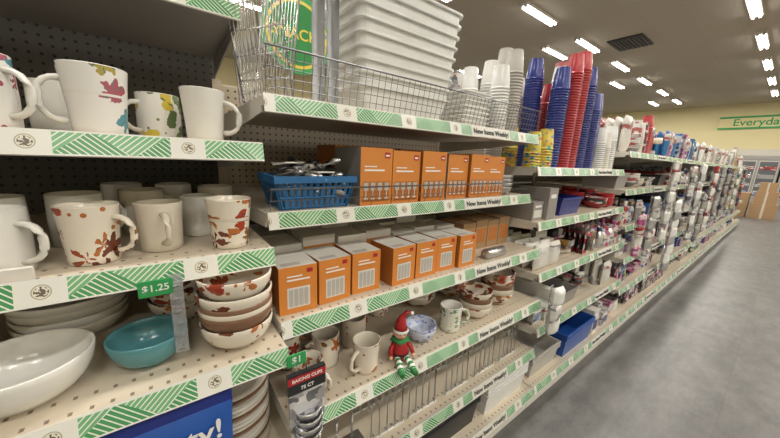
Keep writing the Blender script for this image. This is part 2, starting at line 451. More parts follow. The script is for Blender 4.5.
for i in range(NB_):
    x = X2+W*(i+1)
    bay(x, x+W, [dict(front=.72, z=1.37), dict(front=.70, z=1.10), dict(front=.66, z=.84), dict(front=.63, z=.60), dict(front=.62, z=.36), dict(front=.59, z=.14, bracket=False)], 1.45, PEG_M)

# ------------------------------------------------------------------ left bay goods
A = math.radians
z = 1.275
mug(-.235, .815, z, FLOR, .047, .120, A(-25), inner=WHITE, hm=WHITE)
mug(-.090, .825, z, FLOR, .050, .124, A(195), flare=1.25, inner=WHITE, hm=WHITE)
mug(.003, .93, z, LEMON, .042, .103, A(-150), inner=WHITE, hm=WHITE)
mug(.085, .825, z, WHITE, .044, .112, A(-20), flare=1.22)
mug(-.17, .98, z, WHITE, .044, .108, A(20)); mug(-.37, .85, z, WHITE, .046, .11, A(30)); mug(-.33, .99, z, WHITE, .046, .11, A(200))
z = 1.043
mug(-.235, .755, z, WHITE, .045, .108, A(-28)); mug(-.118, .765, z, LEAF, .045, .108, A(-30), flare=1.2, inner=CREAM)
mug(-.015, .80, z, CREAM, .043, .102, A(-80), flare=1.15); mug(.065, .90, z, WHITE, .040, .10, A(-30), flare=1.1)
mug(.112, .755, z, LEAF, .047, .110, A(60), flare=1.28, inner=CREAM)
mug(-.05, .98, z, CREAM, .045, .11, A(10)); mug(-.16, .93, z, WHITE, .045, .11, A(10)); mug(-.27, .90, z, WHITE, .045, .11, A(100)); mug(-.36, .77, z, CREAM, .046, .11, A(100))
mug(.12, 1.03, z, CREAM, .045, .11, A(60)); mug(.02, 1.12, z, WHITE, .045, .11, A(60)); mug(-.10, 1.15, z, WHITE, .045, .11, A(60))
b = MB('price_label_card', (-.215, .690, z)); b.box(-.035, .035, .002, .012, 0, .022, CARDW); b.box(-.033, .0, -.0005, .002, .003, .012, PINK); b.done()
z = .835
bowl_stack('cereal_bowl', -.215, .705, z, [(.088, .075, WHITE)], 0)
bowl_stack('soup_bowl', -.052, .715, z, [(.066, .062, TEAL)], 0)
bowl_stack('bowl_stack', .105, .690, z, [(.074, .06, LEAF), (.074, .06, BROWN), (.074, .06, CREAM), (.074, .06, BROWN), (.075, .06, LEAF), (.075, .06, LEAF)], [.028, .010, .010, .022, .036, 0])
bowl_stack('bowl_stack', -.19, .92, z, [(.095, .05, CREAM), (.095, .05, WHITE), (.095, .05, WHITE), (.10, .05, WHITE)], .018)
bowl_stack('bowl_stack', .015, .88, z, [(.075, .06, LEAF), (.075, .06, LEAF), (.075, .06, LEAF)], .03)
bowl_stack('bowl_stack', -.40, .86, z, [(.09, .06, WHITE), (.09, .06, CREAM)], .03)
bowl_stack('bowl_stack', .03, 1.10, z, [(.075, .06, CREAM), (.075, .06, LEAF), (.075, .06, LEAF), (.075, .06, LEAF)], .03)
bowl_stack('bowl_stack', -.17, 1.15, z, [(.085, .06, WHITE)]*4, .03)
mug(.135, .83, z, LEAF, .045, .105, A(-60), inner=CREAM)
mug(.13, .96, z, LEAF, .045, .105, A(200), inner=CREAM)
z = .50
def plate_stack(name, x, y, z, n, r, mats, step=.011):
    b = MB(name, (x, y, z))
    for i in range(n):
        b.lathe(0, 0, i*step, [(0, .001), (r*.55, 0), (r*.6, .002), (r*.72, .007), (r, .016), (r, .0185), (r*.72, .010), (r*.6, .006), (0, .005)], mats[i % len(mats)], 36)
    return b.done()
plate_stack('dinner_plate_stack', .088, .765, z, 17, .092, [CREAM, WHITE, CREAM, BROWN])
plate_stack('dinner_plate_stack', .07, .98, z, 17, .10, [GREYC, BLK, WHITE]); plate_stack('dinner_plate_stack', -.16, .93, z, 12, .10, [WHITE, GREYC])
plate_stack('dinner_plate_stack', .07, 1.22, z, 15, .10, [BLK, GREYC])
bowl_stack('glass_bowl_stack', -.36, .90, z, [(.09, .07, GREYC)]*3, .02)
e = empty('party_supply_bag', (-.035, .600, .552))
b = MB('bag', parent=e); b.pillow(0, 0, 0, .215, .215, .030, BLUE, None, .08); b.box(-.107, .107, -.001, .001, .21, .238, NAVY)
b.tube([(0, .0, .235), (0, .0, .252)], .002, CHR)
b.box(-.105, .02, -.0185, -.0155, .02, .085, CARDW); b.done()
text('bag_lettering', 'Party!', .060, (.015, -.018, .170), WINK, e); text('bag_lettering', 'tablecover', .026, (.02, -.0175, .12), YEL, e)
b = MB('clear_clip_strip', (.0, .662, .862)); b.box(-.011, .011, 0, .0015, .0, .165, CLEAR)
for i in range(6): b.box(-.005, .005, -.010, 0, .012+i*.026, .015+i*.026, CLEAR)
b.done()
e = empty('price_tag', (-.03, .664, 1.006)); b = MB('card', parent=e); b.box(-.026, .026, -.003, 0, -.016, .016, TAGG); b.done(.002)
text('digits', '$1.25', .018, (0, -.0037, 0), WINK, e)
e = empty('price_tag', (.20, .584, .812)); b = MB('card', parent=e); b.box(-.022, .022, -.003, 0, -.015, .015, TAGG); b.done(.002)
text('digits', '$1', .022, (0, -.0037, 0), WINK, e)
e = empty('baking_cups_package', (.225, .585, .635))
b = MB('pack', parent=e); b.box(-.045, .045, 0, .012, .085, .135, BLK); b.box(-.045, .045, -.001, 0, .112, .13, RED)
b.box(-.043, .043, 0, .004, .0, .085, PR[3]); b.tube([(0, .006, .135), (0, .006, .185)], .002, CHR)
for i in range(4):
    b.lathe(-.0, 0, -.05+.022*i, [(0, 0), (.022, 0), (.034, .03), (.032, .03), (.02, .004), (0, .004)], SILV, 28, flute=.06)
b.done(); text('pack_lettering', 'BAKING CUPS', .0115, (0, -.0017, .121), WINK, e); text('pack_lettering', '75 CT', .012, (0, -.0007, .097), WINK, e)

# ------------------------------------------------------------------ bay 1 top shelf
z = 1.385
b = MB('storage_container_stack', (.705, .955, z))
w_, d_ = .46, .28
def tub(zz, h, sc=0, full=True):
    t = .030 if full else .011
    b.rrect(0, 0, [(t+sc, zz), (.009+sc, zz+h-.008)], TRANS, w_, d_, .03)
    b.rrect(0, 0, [(.007+sc, zz+h-.008), (.001+sc, zz+h-.007), (sc, zz+h-.005), (sc, zz+h), (.003+sc, zz+h+.002), (.008+sc, zz+h+.001), (.009+sc, zz+h-.004)], TRANS, w_, d_, .034)
tub(0, .095, .022)
for i in range(8): tub(.098+i*.0365, .034, .020-.0025*i, False)
b.done()
b = MB('food_container_stack', (1.06, .90, z))
for i in range(8):
    b.rrect(0, 0, [(.012, i*.019), (.006, i*.019+.010)], FOAM, .18, .15, .02); b.rrect(0, 0, [(.002, i*.019+.010), (0, i*.019+.012), (0, i*.019+.016), (.003, i*.019+.018)], FOAM, .18, .15, .02)
b.done()
b = MB('foam_cup_stack', (0, 0, z))
for i, (x, y, h) in enumerate([(1.21, .84, .28), (1.30, .84, .36), (1.36, .93, .40), (1.27, .94, .33), (1.20, 1.0, .30)]): cup_stack(b, x, y, 0, h, .042, [TRANS, PIC, PIC, FOAM, TRANS][i])
b.done()
b = MB('lid_pack_stack', (.99, 1.16, z))
for i in range(12): b.lathe(.02, 0, i*.02, [(0, 0), (.055, 0), (.06, .004), (.06, .014), (.05, .018), (0, .018)], TRANS, 24)
b.done()
b = MB('grey_carton_pair', (1.12, 1.09, z)); b.box(-.02, .10, 0, .2, 0, .28, PR[3]); b.box(.12, .24, .03, .2, 0, .32, PR[2]); b.done(.002)
for k, (x, y, lean, h, rz) in enumerate([(.235, .86, -10, .34, 30), (.275, .98, 8, .38, 20), (.25, 1.10, -4, .36, 10)]):
    b = MB('wire_cooling_rack', (x, y, z)); b.T = Matrix.Rotation(A(rz), 4, 'Z') @ Matrix.Rotation(A(lean), 4, 'Y')
    w = .17
    b.tube([(0, -w/2, .003), (0, w/2, .003), (0, w/2, h), (0, -w/2, h), (0, -w/2, .003)], .0035, CHR, 6)
    for i in range(1, 12): b.tube([(0, -w/2+w*i/12, .003), (0, -w/2+w*i/12, h)], .0016, CHR, 4)
    for i in range(1, 6): b.tube([(0.002, -w/2, h*i/6), (0.002, w/2, h*i/6)], .002, CHR, 4)
    b.done()
b = MB('clear_straw_tube', (.385, .88, z))
for dx in (0, .045): b.lathe(dx, 0, 0, [(0, 0), (.018, 0), (.018, .40), (.020, .40), (.020, .42), (0, .42)], CLEAR, 20)
b.done()
e = empty('hanging_aisle_sign', (1.18, 3.2, 2.40))
b = MB('sign_board', parent=e); b.T = Matrix.Rotation(A(90), 4, 'X')
b.lathe(0, 0, 0, [(0, 0), (.36, 0), (.36, .02), (0, .02)], TAGG, 48, False)
b.lathe(0, 0, .021, [(0, 0), (.31, 0), (.31, .002), (0, .002)], YEL, 48, False)
b.lathe(0, 0, .024, [(0, 0), (.28, 0), (.28, .002), (0, .002)], GREEN, 48, False)
b.T = Matrix()
for s in (-.2, .2): b.tube([(s, -.01, .2), (s, -.01, 1.86)], .004, CHR, 6)
b.done(); text('sign_lettering', 'SNACKS', .14, (0, -.028, 0), YEL, e)

# second shelf
z = 1.11
b = MB('plastic_basket', (.335, .845, z)); w, d, h = .225, .15, .085
t = .018
for i in range(13):
    f = i/12*2-1
    for s in (-1, 1): b.raw([(f*(w/2-t)-.0055, s*(d/2-t), 0), (f*(w/2-t)+.0055, s*(d/2-t), 0), (f*w/2+.0055, s*d/2, h), (f*w/2-.0055, s*d/2, h)], [(0, 1, 2, 3)], BBLUE)
for i in range(9):
    f = i/8*2-1
    for s in (-1, 1): b.raw([(s*(w/2-t), f*(d/2-t)-.0055, 0), (s*(w/2-t), f*(d/2-t)+.0055, 0), (s*w/2, f*d/2+.0055, h), (s*w/2, f*d/2-.0055, h)], [(0, 1, 2, 3)], BBLUE)
b.box(-w/2+t, w/2-t, -d/2+t, d/2-t, 0, .004, BBLUE)
for zz, q in ((.0, t), (.028, .012), (.055, .006)):
    a, c = w/2-q, d/2-q
    b.tube([(-a, -c, zz+.004), (a, -c, zz+.004), (a, c, zz+.004), (-a, c, zz+.004), (-a, -c, zz+.004)], .004, BBLUE, 4)
a, c = w/2, d/2
b.box(-a-.006, a+.006, -c-.006, -c+.002, h-.012, h+.006, BBLUE); b.box(-a-.006, a+.006, c-.002, c+.006, h-.012, h+.006, BBLUE)
b.box(-a-.006, -a+.002, -c, c, h-.012, h+.006, BBLUE); b.box(a-.002, a+.006, -c, c, h-.012, h+.006, BBLUE)
b.done()
b = MB('cutlery_packets', (.335, .845, z+.006))
for i in range(60):
    x = R.uniform(-.075, .075); y = R.uniform(-.045, .045); zz = R.uniform(.02, .128-abs(x)*.3); a = R.uniform(-1.2, 1.2); tl = R.uniform(-.35, .35)
    b.T = Matrix.Translation((x, y, zz)) @ Matrix.Rotation(a, 4, 'Z') @ Matrix.Rotation(tl, 4, 'Y')
    m = R.choice([BLK, SILV, GREYC, CHR, BLK, SILV])
    b.tube([(-.05, 0, 0), (.015, 0, 0), (.03, 0, .003), (.05, 0, .002)], [.0035, .0035, .011, .006], m, 6, flat=1)
for i in range(8):
    b.T = Matrix.Translation((R.uniform(-.06, .06), R.uniform(-.03, .03), .07+.006*i)) @ Matrix.Rotation(R.uniform(-1, 1), 4, 'Z') @ Matrix.Rotation(R.uniform(-.2, .2), 4, 'X')
    b.box(-.04, .04, -.022, .022, 0, .004, [GREYC, BLK, NAVY, CARDW][i % 4])
b.T = Matrix(); b.box(-.08, .08, -.05, .05, .0, .055, GREYC)
b.done()
def pbox(name, x, y, z, w, d, h, style=0, rz=0, side=ORGD):
    b = MB(name, (x, y, z), rz)
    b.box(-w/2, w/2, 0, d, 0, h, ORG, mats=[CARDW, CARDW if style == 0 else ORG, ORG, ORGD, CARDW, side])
    e_ = -.0006
    def q(x0, x1, z0, z1, m, k=1): b.raw([(x0, e_*k, z0), (x1, e_*k, z0), (x1, e_*k, z1), (x0, e_*k, z1)], [(0, 1, 2, 3)], m)
    if style == 0:
        q(-w*.30, w*.30, h*.12, h*.56, CARDW)
        for i in range(4): q(-w*.26+i*w*.135, -w*.26+i*w*.135+w*.11, h*.15, h*.52, PIC, 2)
        q(-w*.3, w*.3, h*.70, h*.735, WINK); q(-w*.3, w*.1, h*.78, h*.81, WINK); q(w*.22, w*.38, h*.84, h*.93, RED)
        b.raw([(-w*.4, .01, h+.0006), (w*.1, .01, h+.0006), (w*.1, .03, h+.0006), (-w*.4, .03, h+.0006)], [(0, 1, 2, 3)], PIC)
    else:
        q(-w*.42, w*.42, h*.06, h*.42, ORGD)
        for i in range(4):
            cx = -w*.33+i*w*.22
            q(cx-w*.07, cx+w*.07, h*.26, h*.40, PIC, 2); q(cx-w*.012, cx+w*.012, h*.12, h*.26, CARDW, 2); q(cx-w*.06, cx+w*.06, h*.10, h*.125, CARDW, 2)
        q(-w*.38, w*.25, h*.60, h*.63, WINK); q(-w*.38, w*.0, h*.67, h*.69, WINK); q(w*.24, w*.42, h*.83, h*.93, RED); q(w*.27, w*.39, h*.86, h*.89, WINK, 2)
    return b.done()
x = .468
for i, (w, dy) in enumerate([(.118, 0), (.118, .004), (.118, -.003), (.118, .02), (.118, .01), (.118, .015)]):
    if i == 3: x += .03
    pbox('glassware_box', x+w/2+.003, .775+dy, z, w, .17, .176-.004*(i % 2), 1, side=GREYC if i in (0, 3) else ORGD); x += w+.006
for i in range(4): pbox('glassware_box', .56+i*.15, 1.0, z, .12, .16, .185, 1)
b = MB('foil_bowl_stack', (1.29, .86, z))
for k in range(4): b.lathe(0, 0, k*.018, bowl_prof(.075, .035, .6), SILV, 30, flute=.03)
b.done()
b = MB('foil_bowl_stack', (1.32, 1.03, z))
for k in range(5): b.lathe(0, 0, k*.018, bowl_prof(.07, .035, .6), SILV, 30, flute=.03)
b.done()

# third shelf
z = .857
for i in range(7):
    w = .097; x = .198+.052+i*.106+(.03 if i > 2 else 0)
    pbox('glassware_box', x, .700+(i % 3)*.006, z, w, .12, .126, 0, rz=A([-3, 2, -1, 3, 0, -2, 1][i]))
b = MB('white_carton_row', (0, .845, z))
for i in range(7):
    x = .21+i*.115; hh = [.135, .15, .14, .145, .125, .13, .125][i]
    b.box(x, x+.108, .01+(i % 2)*.01, .125, 0, hh, CARDW); b.box(x, x+.108, .14, .25, 0, hh+.01*(i % 3), CARDW); b.box(x, x+.108, .27, .40, 0, hh+.012, GREYC)
    b.box(x+.002, x+.106, .009+(i % 2)*.01, .0105+(i % 2)*.01, .02, hh-.03, ORG)
b.done(.001)
b = MB('cardboard_carton_row', (0, .80, z))
for i in range(4):
    x = 1.03+i*.09; b.box(x, x+.085, .02, .16, 0, .13+.006*(i % 2), CARD); b.box(x+.01, x+.075, .0192, .021, .03, .10, ORGD)
b.done(.001)
b = MB('foil_roll', (1.10, .71, z)); b.T = Matrix.Rotation(A(90), 4, 'Y'); b.lathe(-.022, 0, -.05, [(0, 0), (.022, 0), (.022, .12), (0, .12)], SILV, 24); b.done()

# fourth shelf
z = .61
mug(.455, .690, z, LEAF, .043, .10, A(-160), flare=1.2, inner=CREAM); mug(.365, .79, z, LEAF, .043, .10, A(180), inner=CREAM)
mug(.49, .83, z, LEAF, .043, .10, A(20), inner=CREAM)
for i, (x, y) in enumerate([(.27, .70), (.26, .85), (.25, .97), (.40, .96), (.55, .96), (.68, .95)]):
    mug(x, y, z, [LEAF, LEAF, CREAM, WHITE, LEAF, LEAF][i], .042, .10, A(-60+40*i))
bowl_stack('patterned_bowl', .705, .715, z, [(.058, .05, BLUEP), (.058, .05, BLUEP)], .012)
mug(.85, .70, z, GREENP, .043, .10, A(-30), flare=1.1, inner=WHITE)
bowl_stack('bowl_stack', 1.02, .715, z, [(.070, .055, LEAF), (.070, .055, CREAM), (.070, .055, BROWN), (.07, .055, LEAF)], .022)
bowl_stack('bowl_stack', 1.21, .74, z, [(.075, .06, LEAF), (.075, .06, CREAM), (.075, .06, BROWN), (.075, .06, LEAF), (.075, .06, LEAF)], .024)
bowl_stack('bowl_stack', .88, .92, z, [(.075, .06, LEAF)]*4, .024)
bowl_stack('bowl_stack', 1.08, .92, z, [(.075, .06, LEAF)]*5, .024)
for i in range(6): bowl_stack('bowl_stack', .30+i*.18, 1.18, z, [(.075, .06, [WHITE, LEAF, GREYC][i % 3])]*5, .024)
b = MB('elf_doll', (.575, .672, z), A(-20))
b.T = Matrix.Scale(1.12, 4)
b.lathe(0, 0, 0, [(0, .0), (.022, .002), (.027, .018), (.022, .045), (.014, .06), (.01, .065), (0, .066)], RED, 20)
b.lathe(0, 0, .018, [(.0275, 0), (.0285, .003), (.0275, .007)], BLK, 20)
b.lathe(0, 0, .058, [(.0, .0), (.022, .0), (.026, .004), (.012, .008)], GREEN, 10, flute=.25)
b.lathe(0, 0, .062, [(0, 0), (.012, .003), (.019, .012), (.020, .022), (.016, .033), (0, .04)], SKIN, 20)
b.lathe(0, 0, .09, [(.0205, -.004), (.024, 0), (.0205, .005)], WINK, 20)
b.tube([(0, 0, .092), (0, 0, .11), (.004, .0, .13), (.016, 0, .145), (.03, 0, .14)], [.020, .016, .010, .005, .003], RED, 12)
b.lathe(.032, 0, .134, [(0, 0), (.006, .003), (.006, .008), (0, .011)], WINK, 10)
b.lathe(0, -.020, .077, [(0, -.003), (.003, -.001), (.003, .002), (0, .004)], SKIN, 8)
for s in (-1, 1):
    b.lathe(s*.007, -.0185, .083, [(0, -.002), (.002, 0), (0, .002)], INK, 8)
    b.tube([(s*.018, 0, .078), (s*.027, 0, .086)], [.005, .001], SKIN, 6)
    b.tube([(s*.016, 0, .052), (s*.030, -.008, .038), (s*.034, -.022, .022)], [.008, .007, .006], RED, 8)
    b.tube([(s*.034, -.022, .022), (s*.035, -.028, .016)], [.006, .004], SKIN, 8)
    P = [(s*.012, -.01, .011), (s*.014, -.035, .013), (s*.018, -.06, .012), (s*.018, -.072, .006)]
    for k in range(8):
        t0, t1 = k/8, (k+1)/8
        f = lambda t: tuple(P[int(min(t*3, 2.999))][j]*(1-(t*3-int(min(t*3, 2.999))))+P[int(min(t*3, 2.999))+1][j]*(t*3-int(min(t*3, 2.999))) for j in range(3))
        b.tube([f(t0), f(t1)], .0085, WINK if k % 2 else GREEN, 8)
    b.tube([(s*.018, -.068, .006), (s*.019, -.085, .008), (s*.019, -.095, .02)], [.010, .008, .003], GREEN, 8)
b.tube([(-.006, -.019, .0735), (0, -.0203, .0725), (.006, -.019, .0735)], .0008, RED, 5)
b.done()

# fifth shelf
z = .35
b = MB('steel_whisk_rack', (.34, .70, z))
for k in range(4):
    x = -.09+k*.055
    b.tube([(x, 0, .004), (x, 0, .10)], .004, CHR, 6)
    for j in range(5):
        a = math.pi*j/5; c, s_ = math.cos(a)*.022, math.sin(a)*.022
        b.tube([(x, 0, .10), (x+c, s_, .14), (x+c*.9, s_*.9, .17), (x, 0, .19), (x-c*.9, -s_*.9, .17), (x-c, -s_, .14), (x, 0, .10)], .0012, CHR, 4)
b.box(-.12, .11, -.02, .02, 0, .008, CHR); b.done()
for k, x in enumerate([.53, .69, .88, 1.06, 1.24]):
    b = MB('wire_plate_rack', (x, .72, z))
    for i in range(5):
        xx = -.065+i*.032
        b.tube([(xx, -.06, .003), (xx, -.055, .14), (xx, 0, .06), (xx, .055, .15), (xx, .06, .003)], .0038, FOAM, 6)
    for y in (-.06, .06): b.tube([(-.07, y, .004), (.07, y, .004)], .004, FOAM, 6)
    b.done()
plate_stack('dinner_plate_stack', .36, .98, z, 16, .10, [BLK, GREYC]); plate_stack('dinner_plate_stack', .62, .98, z, 14, .10, [WHITE]); plate_stack('dinner_plate_stack', .90, .98, z, 16, .10, [BLK]); plate_stack('dinner_plate_stack', 1.2, .98, z, 16, .10, [GREYC, BLK])

def open_bin(b, cx, cy, z0, w, d, h, mat, t=.012):
    th = .004
    b.box(cx-w/2+t, cx+w/2-t, cy-d/2+t, cy+d/2-t, z0, z0+th, mat)
    o = [(cx-w/2, cy-d/2), (cx+w/2, cy-d/2), (cx+w/2, cy+d/2), (cx-w/2, cy+d/2)]
    q = [(cx-w/2+t, cy-d/2+t), (cx+w/2-t, cy-d/2+t), (cx+w/2-t, cy+d/2-t), (cx-w/2+t, cy+d/2-t)]
    i1 = [(cx+(a-cx)*(1-2*th/w), cy+(c-cy)*(1-2*th/d)) for a, c in o]; i0 = [(cx+(a-cx)*(1-2*th/w), cy+(c-cy)*(1-2*th/d)) for a, c in q]
    for k in range(4):
        k2 = (k+1) % 4
        b.raw([(*q[k], z0), (*q[k2], z0), (*o[k2], z0+h), (*o[k], z0+h), (*i0[k], z0+th), (*i0[k2], z0+th), (*i1[k2], z0+h), (*i1[k], z0+h)],
              [(0, 1, 2, 3), (7, 6, 5, 4), (3, 2, 6, 7)], mat)
    r = .006
    b.box(cx-w/2-r, cx+w/2+r, cy-d/2-r, cy-d/2+.001, z0+h-.012, z0+h+.002, mat); b.box(cx-w/2-r, cx+w/2+r, cy+d/2-.001, cy+d/2+r, z0+h-.012, z0+h+.002, mat)
    b.box(cx-w/2-r, cx-w/2+.001, cy-d/2, cy+d/2, z0+h-.012, z0+h+.002, mat); b.box(cx+w/2-.001, cx+w/2+r, cy-d/2, cy+d/2, z0+h-.012, z0+h+.002, mat)
z = .14
def bin_obj(name, x, y, w, d, h, mat, n=1, z=.14):
    b = MB(name, (x, y, z))
    for i in range(n): open_bin(b, 0, 0, i*.02, w, d, h, mat)
    b.done()
bin_obj('storage_bin', .45, .78, .30, .26, .13, BLK, 2); bin_obj('storage_bin', .84, .76, .32, .26, .12, BLK, 2)
bin_obj('storage_bin', 1.21, .76, .32, .28, .11, FOAM, 3)
bin_obj('storage_bin', 1.60, .76, .30, .26, .10, PIC, 2)
bin_obj('storage_bin', 1.99, .77, .40, .32, .13, BLUE, 2)

# ------------------------------------------------------------------ bay 2 cups
z = 1.24
b = MB('party_cup_stack', (0, 0, z))
for x, y, h, m, l in [(1.66, .80, .50, NAVY, .03), (1.76, .79, .58, RED, .02), (1.87, .80, .62, RED, .03), (1.98, .80, .56, NAVY, .02), (2.10, .80, .44, NAVY, 0), (1.64, .93, .56, NAVY, 0), (1.80, .92, .46, RED, 0), (1.92, .93, .60, PR[2], 0), (2.08, .92, .5, NAVY, 0), (2.20, .83, .46, NAVY, .03), (2.22, .95, .56, FOAM, 0)]:
    cup_stack(b, x, y, 0, h, .045, m, lean=l)
b.done()
b = MB('party_cup_stack', (0, 0, z))
for x, y, h in [(1.46, .79, .17), (1.555, .78, .19), (1.47, .92, .2)]: cup_stack(b, x, y, 0, h, .040, CUPPR)
b.done()
b = MB('foam_cup_stack', (0, 0, z))
for x, y, h in [(1.48, 1.03, .5), (1.58, 1.05, .54), (1.70, 1.06, .5)]: cup_stack(b, x, y, 0, h, .043, FOAM)
b.done()

# ------------------------------------------------------------------ generic stock
PAL = [RED, BLUE, NAVY, CARDW, SILV, BLK, GREYC, GOLD, PURP, TRANS, WHITE, SILV, BLK, CREAM, GREYC, BLK]+PR+PR
def pick(pal): return R.choice(pal)
def stock(kind, x0, x1, y0, z, hmax, dep, pal):
    nm = {'box': 'gift_box_row', 'bowl': 'plastic_bowl_stack_row', 'cup': 'cup_stack_row', 'bag': 'candy_bag_row', 'bin': 'plastic_bin_row', 'jar': 'bottle_row', 'plate': 'paper_plate_pack_row', 'card': 'blister_card_row', 'towel': 'folded_towel_stack_row', 'mix': 'party_favor_pile'}[kind]
    b = MB(nm, (x0, y0, z)); w = x1-x0; x = .006
    while True:
        if kind == 'box':
            bw = R.uniform(.05, .12); h = R.uniform(.45, .95)*hmax; h = min(h, .26)
            if x+bw > w: break
            m = pick(pal); yy = R.uniform(0, .03); lvl = 1 if h > .13 else max(1, int(hmax*.9/h)); lvl = min(lvl, 3)
            for k in range(lvl):
                b.box(x, x+bw, yy, dep*.8, k*h, (k+1)*h-.001, m)
                b.box(x+bw*.12, x+bw*.88, yy-.001, yy, k*h+h*.15, k*h+h*.55, pick(PAL)); b.box(x+bw*.2, x+bw*.8, yy-.001, yy, k*h+h*.68, k*h+h*.8, WINK)
            x += bw+.006
        elif kind == 'bowl':
            r = R.uniform(.05, .075)
            if x+2*r > w: break
            m = pick(pal); n = int(min(hmax*.8, .22)/.03); n = R.randint(1, max(1, n))
            for k in range(n): b.lathe(x+r, r+.004, k*.022, bowl_prof(r, .05), m, 20)
            for q in (1, 2):
                if dep > (2*q+2)*r+.02:
                    for k in range(n+1): b.lathe(x+r, (2*q+1)*r+.012*q, k*.022, bowl_prof(r, .05), pick(pal), 16)
            x += 2*r+.006
        elif kind == 'cup':
            r = R.uniform(.034, .045)
            if x+2*r+.006 > w: break
            h = min(R.uniform(.6, .97)*hmax, .5); h = max(h, .11)
            cup_stack(b, x+r+.003, r+.006, 0, h, r, pick(pal))
            for q in (1, 2): cup_stack(b, x+r+.003, (2*q+1)*r+.014*(q+1), 0, h*R.uniform(.8, 1), r, pick(pal))
            x += 2*r+.010
        elif kind == 'bag':
            bw = R.uniform(.09, .15)
            if x+bw > w: break
            h = min(R.uniform(.55, .92)*hmax, .26); m = pick(pal); k = 0
            while .03+k*.055+.03 < dep:
                b.pillow(x+bw/2, .025+k*.055, 0, bw, h*(1-.02*(k % 3)), .05, m if k < 3 else pick(pal), PR[2] if k == 0 else None, .18); k += 1
            x += bw+.006
        elif kind == 'bin':
            bw = R.uniform(.16, .26)
            if x+bw+.02 > w: break
            h = min(R.uniform(.4, .6)*hmax, .14); m = pick(pal)
            for k in range(R.randint(1, 3)): open_bin(b, x+bw/2+.006, min(.26, dep-.02)/2+.01, k*.018, bw, min(.24, dep-.04), h, m)
            x += bw+.02
        elif kind == 'jar':
            r = R.uniform(.024, .038)
            if x+2*r > w: break
            h = min(R.uniform(.6, .9)*hmax, .20); m = pick(pal); lid = pick(PAL)
            for q in range(8):
                yy = r+q*(2*r+.004)
                if yy+r > dep: break
                b.lathe(x+r, yy, 0, [(0, 0), (r*.95, 0), (r, .004), (r, h*.68), (r*.5, h*.8), (r*.45, h*.84)], m, 14)
                b.lathe(x+r, yy, h*.84, [(r*.5, 0), (r*.52, .002), (r*.52, h*.16), (0, h*.16)], lid, 12)
                b.lathe(x+r, yy, h*.2, [(r+.0006, 0), (r+.0006, h*.35)], PR[2], 14)
            x += 2*r+.004
        elif kind == 'card':
            bw = R.uniform(.06, .10)
            if x+bw > w: break
            h = min(hmax*.85, R.uniform(.12, .2)); m = pick(PR); it = pick(pal)
            n = int(dep/.03)
            for k in range(n):
                yy = .01+k*.03; dz = R.uniform(0, .01)
                b.box(x, x+bw, yy, yy+.0015, dz*.2, h+dz, m)
                b.lathe(x+bw/2, yy-.006, h*.12, [(0, 0), (bw*.3, .004), (bw*.34, h*.25), (bw*.15, h*.5), (0, h*.52)], it, 10, ey=.28)
            b.tube([(x+bw/2, 0, h+.004), (x+bw/2, dep-.01, h+.004)], .002, CHR, 4)
            x += bw+.008
        elif kind == 'towel':
            bw = R.uniform(.12, .17)
            if x+bw > w: break
            n = max(1, int(hmax*R.uniform(.5, .85)/.022))
            for k in range(n):
                m = pick(pal); q = R.uniform(0, .012)
                b.rrect(x+bw/2, .10+q, [(.006, k*.022), (0, k*.022+.005), (0, k*.022+.016), (.006, k*.022+.021)], m, bw, .19, .012)
            x += bw+.006
        elif kind == 'mix':
            bw = R.uniform(.06, .1)
            if x+bw > w: break
            for k in range(7):
                T = Matrix.Translation((x+bw/2+R.uniform(-.01, .01), .04+R.uniform(0, dep*.5), .0+(k//2)*hmax*.17)) @ Matrix.Rotation(R.uniform(-.5, .5), 4, 'Z')
                b.T = T; ch = R.random(); s_ = hmax*.17
                if ch < .4: b.box(-bw*.45, bw*.45, -.03, .03, 0, s_*.98, pick(PAL))
                elif ch < .7: b.pillow(0, 0, 0, bw*.95, s_*1.3, .045, pick(PAL), None, .2)
                else: b.lathe(0, 0, 0, [(0, 0), (bw*.36, 0), (bw*.4, s_*.3), (bw*.38, s_*.95), (0, s_)], pick(PAL), 14)
                b.T = Matrix()
            x += bw+.004
        else:
            r = R.uniform(.07, .095)
            if x+2*r > w: break
            n = int(min(hmax*R.uniform(.4, .8), .2)/.008); m = pick(pal); m2 = pick(pal)
            for k in range(n): b.lathe(x+r, r+.004, k*.008, [(0, 0), (r*.7, 0), (r, .007), (r, .0085), (0, .0085)], m if k % 6 else m2, 24)
            x += 2*r+.006
    if b.f: b.done()
KN = ['box', 'bowl', 'bag', 'bin', 'jar', 'plate', 'box', 'bag', 'card', 'card', 'towel', 'mix', 'mix']
def fill(x0, x1, y0, z, hmax, pal=None, kinds=None):
    x = x0+.02; dep = BACK-y0-.05
    while x < x1-.2:
        w = min(R.uniform(.22, .44), x1-.02-x)
        if x1-.02-x-w < .15: w = x1-.02-x
        p = pal or R.sample(PAL, 4)
        stock(R.choice(kinds or KN), x, x+w, y0+.01+R.uniform(0, .03), z, hmax*R.uniform(.75, 1), dep-.02, p); x += w+.004
fill(2.28, X2+W, .75, 1.24, .34, [TRANS, FOAM, CARDW, RED], ['cup', 'box'])
stock('box', 1.43, 1.70, .71, .98, .20, .5, [CARDW, PR[2], GREYC, PR[3]]); stock('bin', 1.72, 2.27, .71, .98, .22, .36, [BLUE, BBLUE, NAVY]); stock('bowl', 2.28, 2.62, .71, .98, .2, .5, [RED, PR[0]])
stock('bag', 1.43, 1.72, .67, .73, .20, .5, [FOAM, SILV, CARDW]); stock('mix', 1.73, 1.98, .67, .73, .21, .4, [GREEN, BLK, PINK, SILV]); stock('card', 1.99, 2.22, .67, .73, .21, .4, [PINK, BLK, SILV]); stock('jar', 2.23, 2.62, .67, .73, .19, .5, [SILV, PR[4], TRANS])
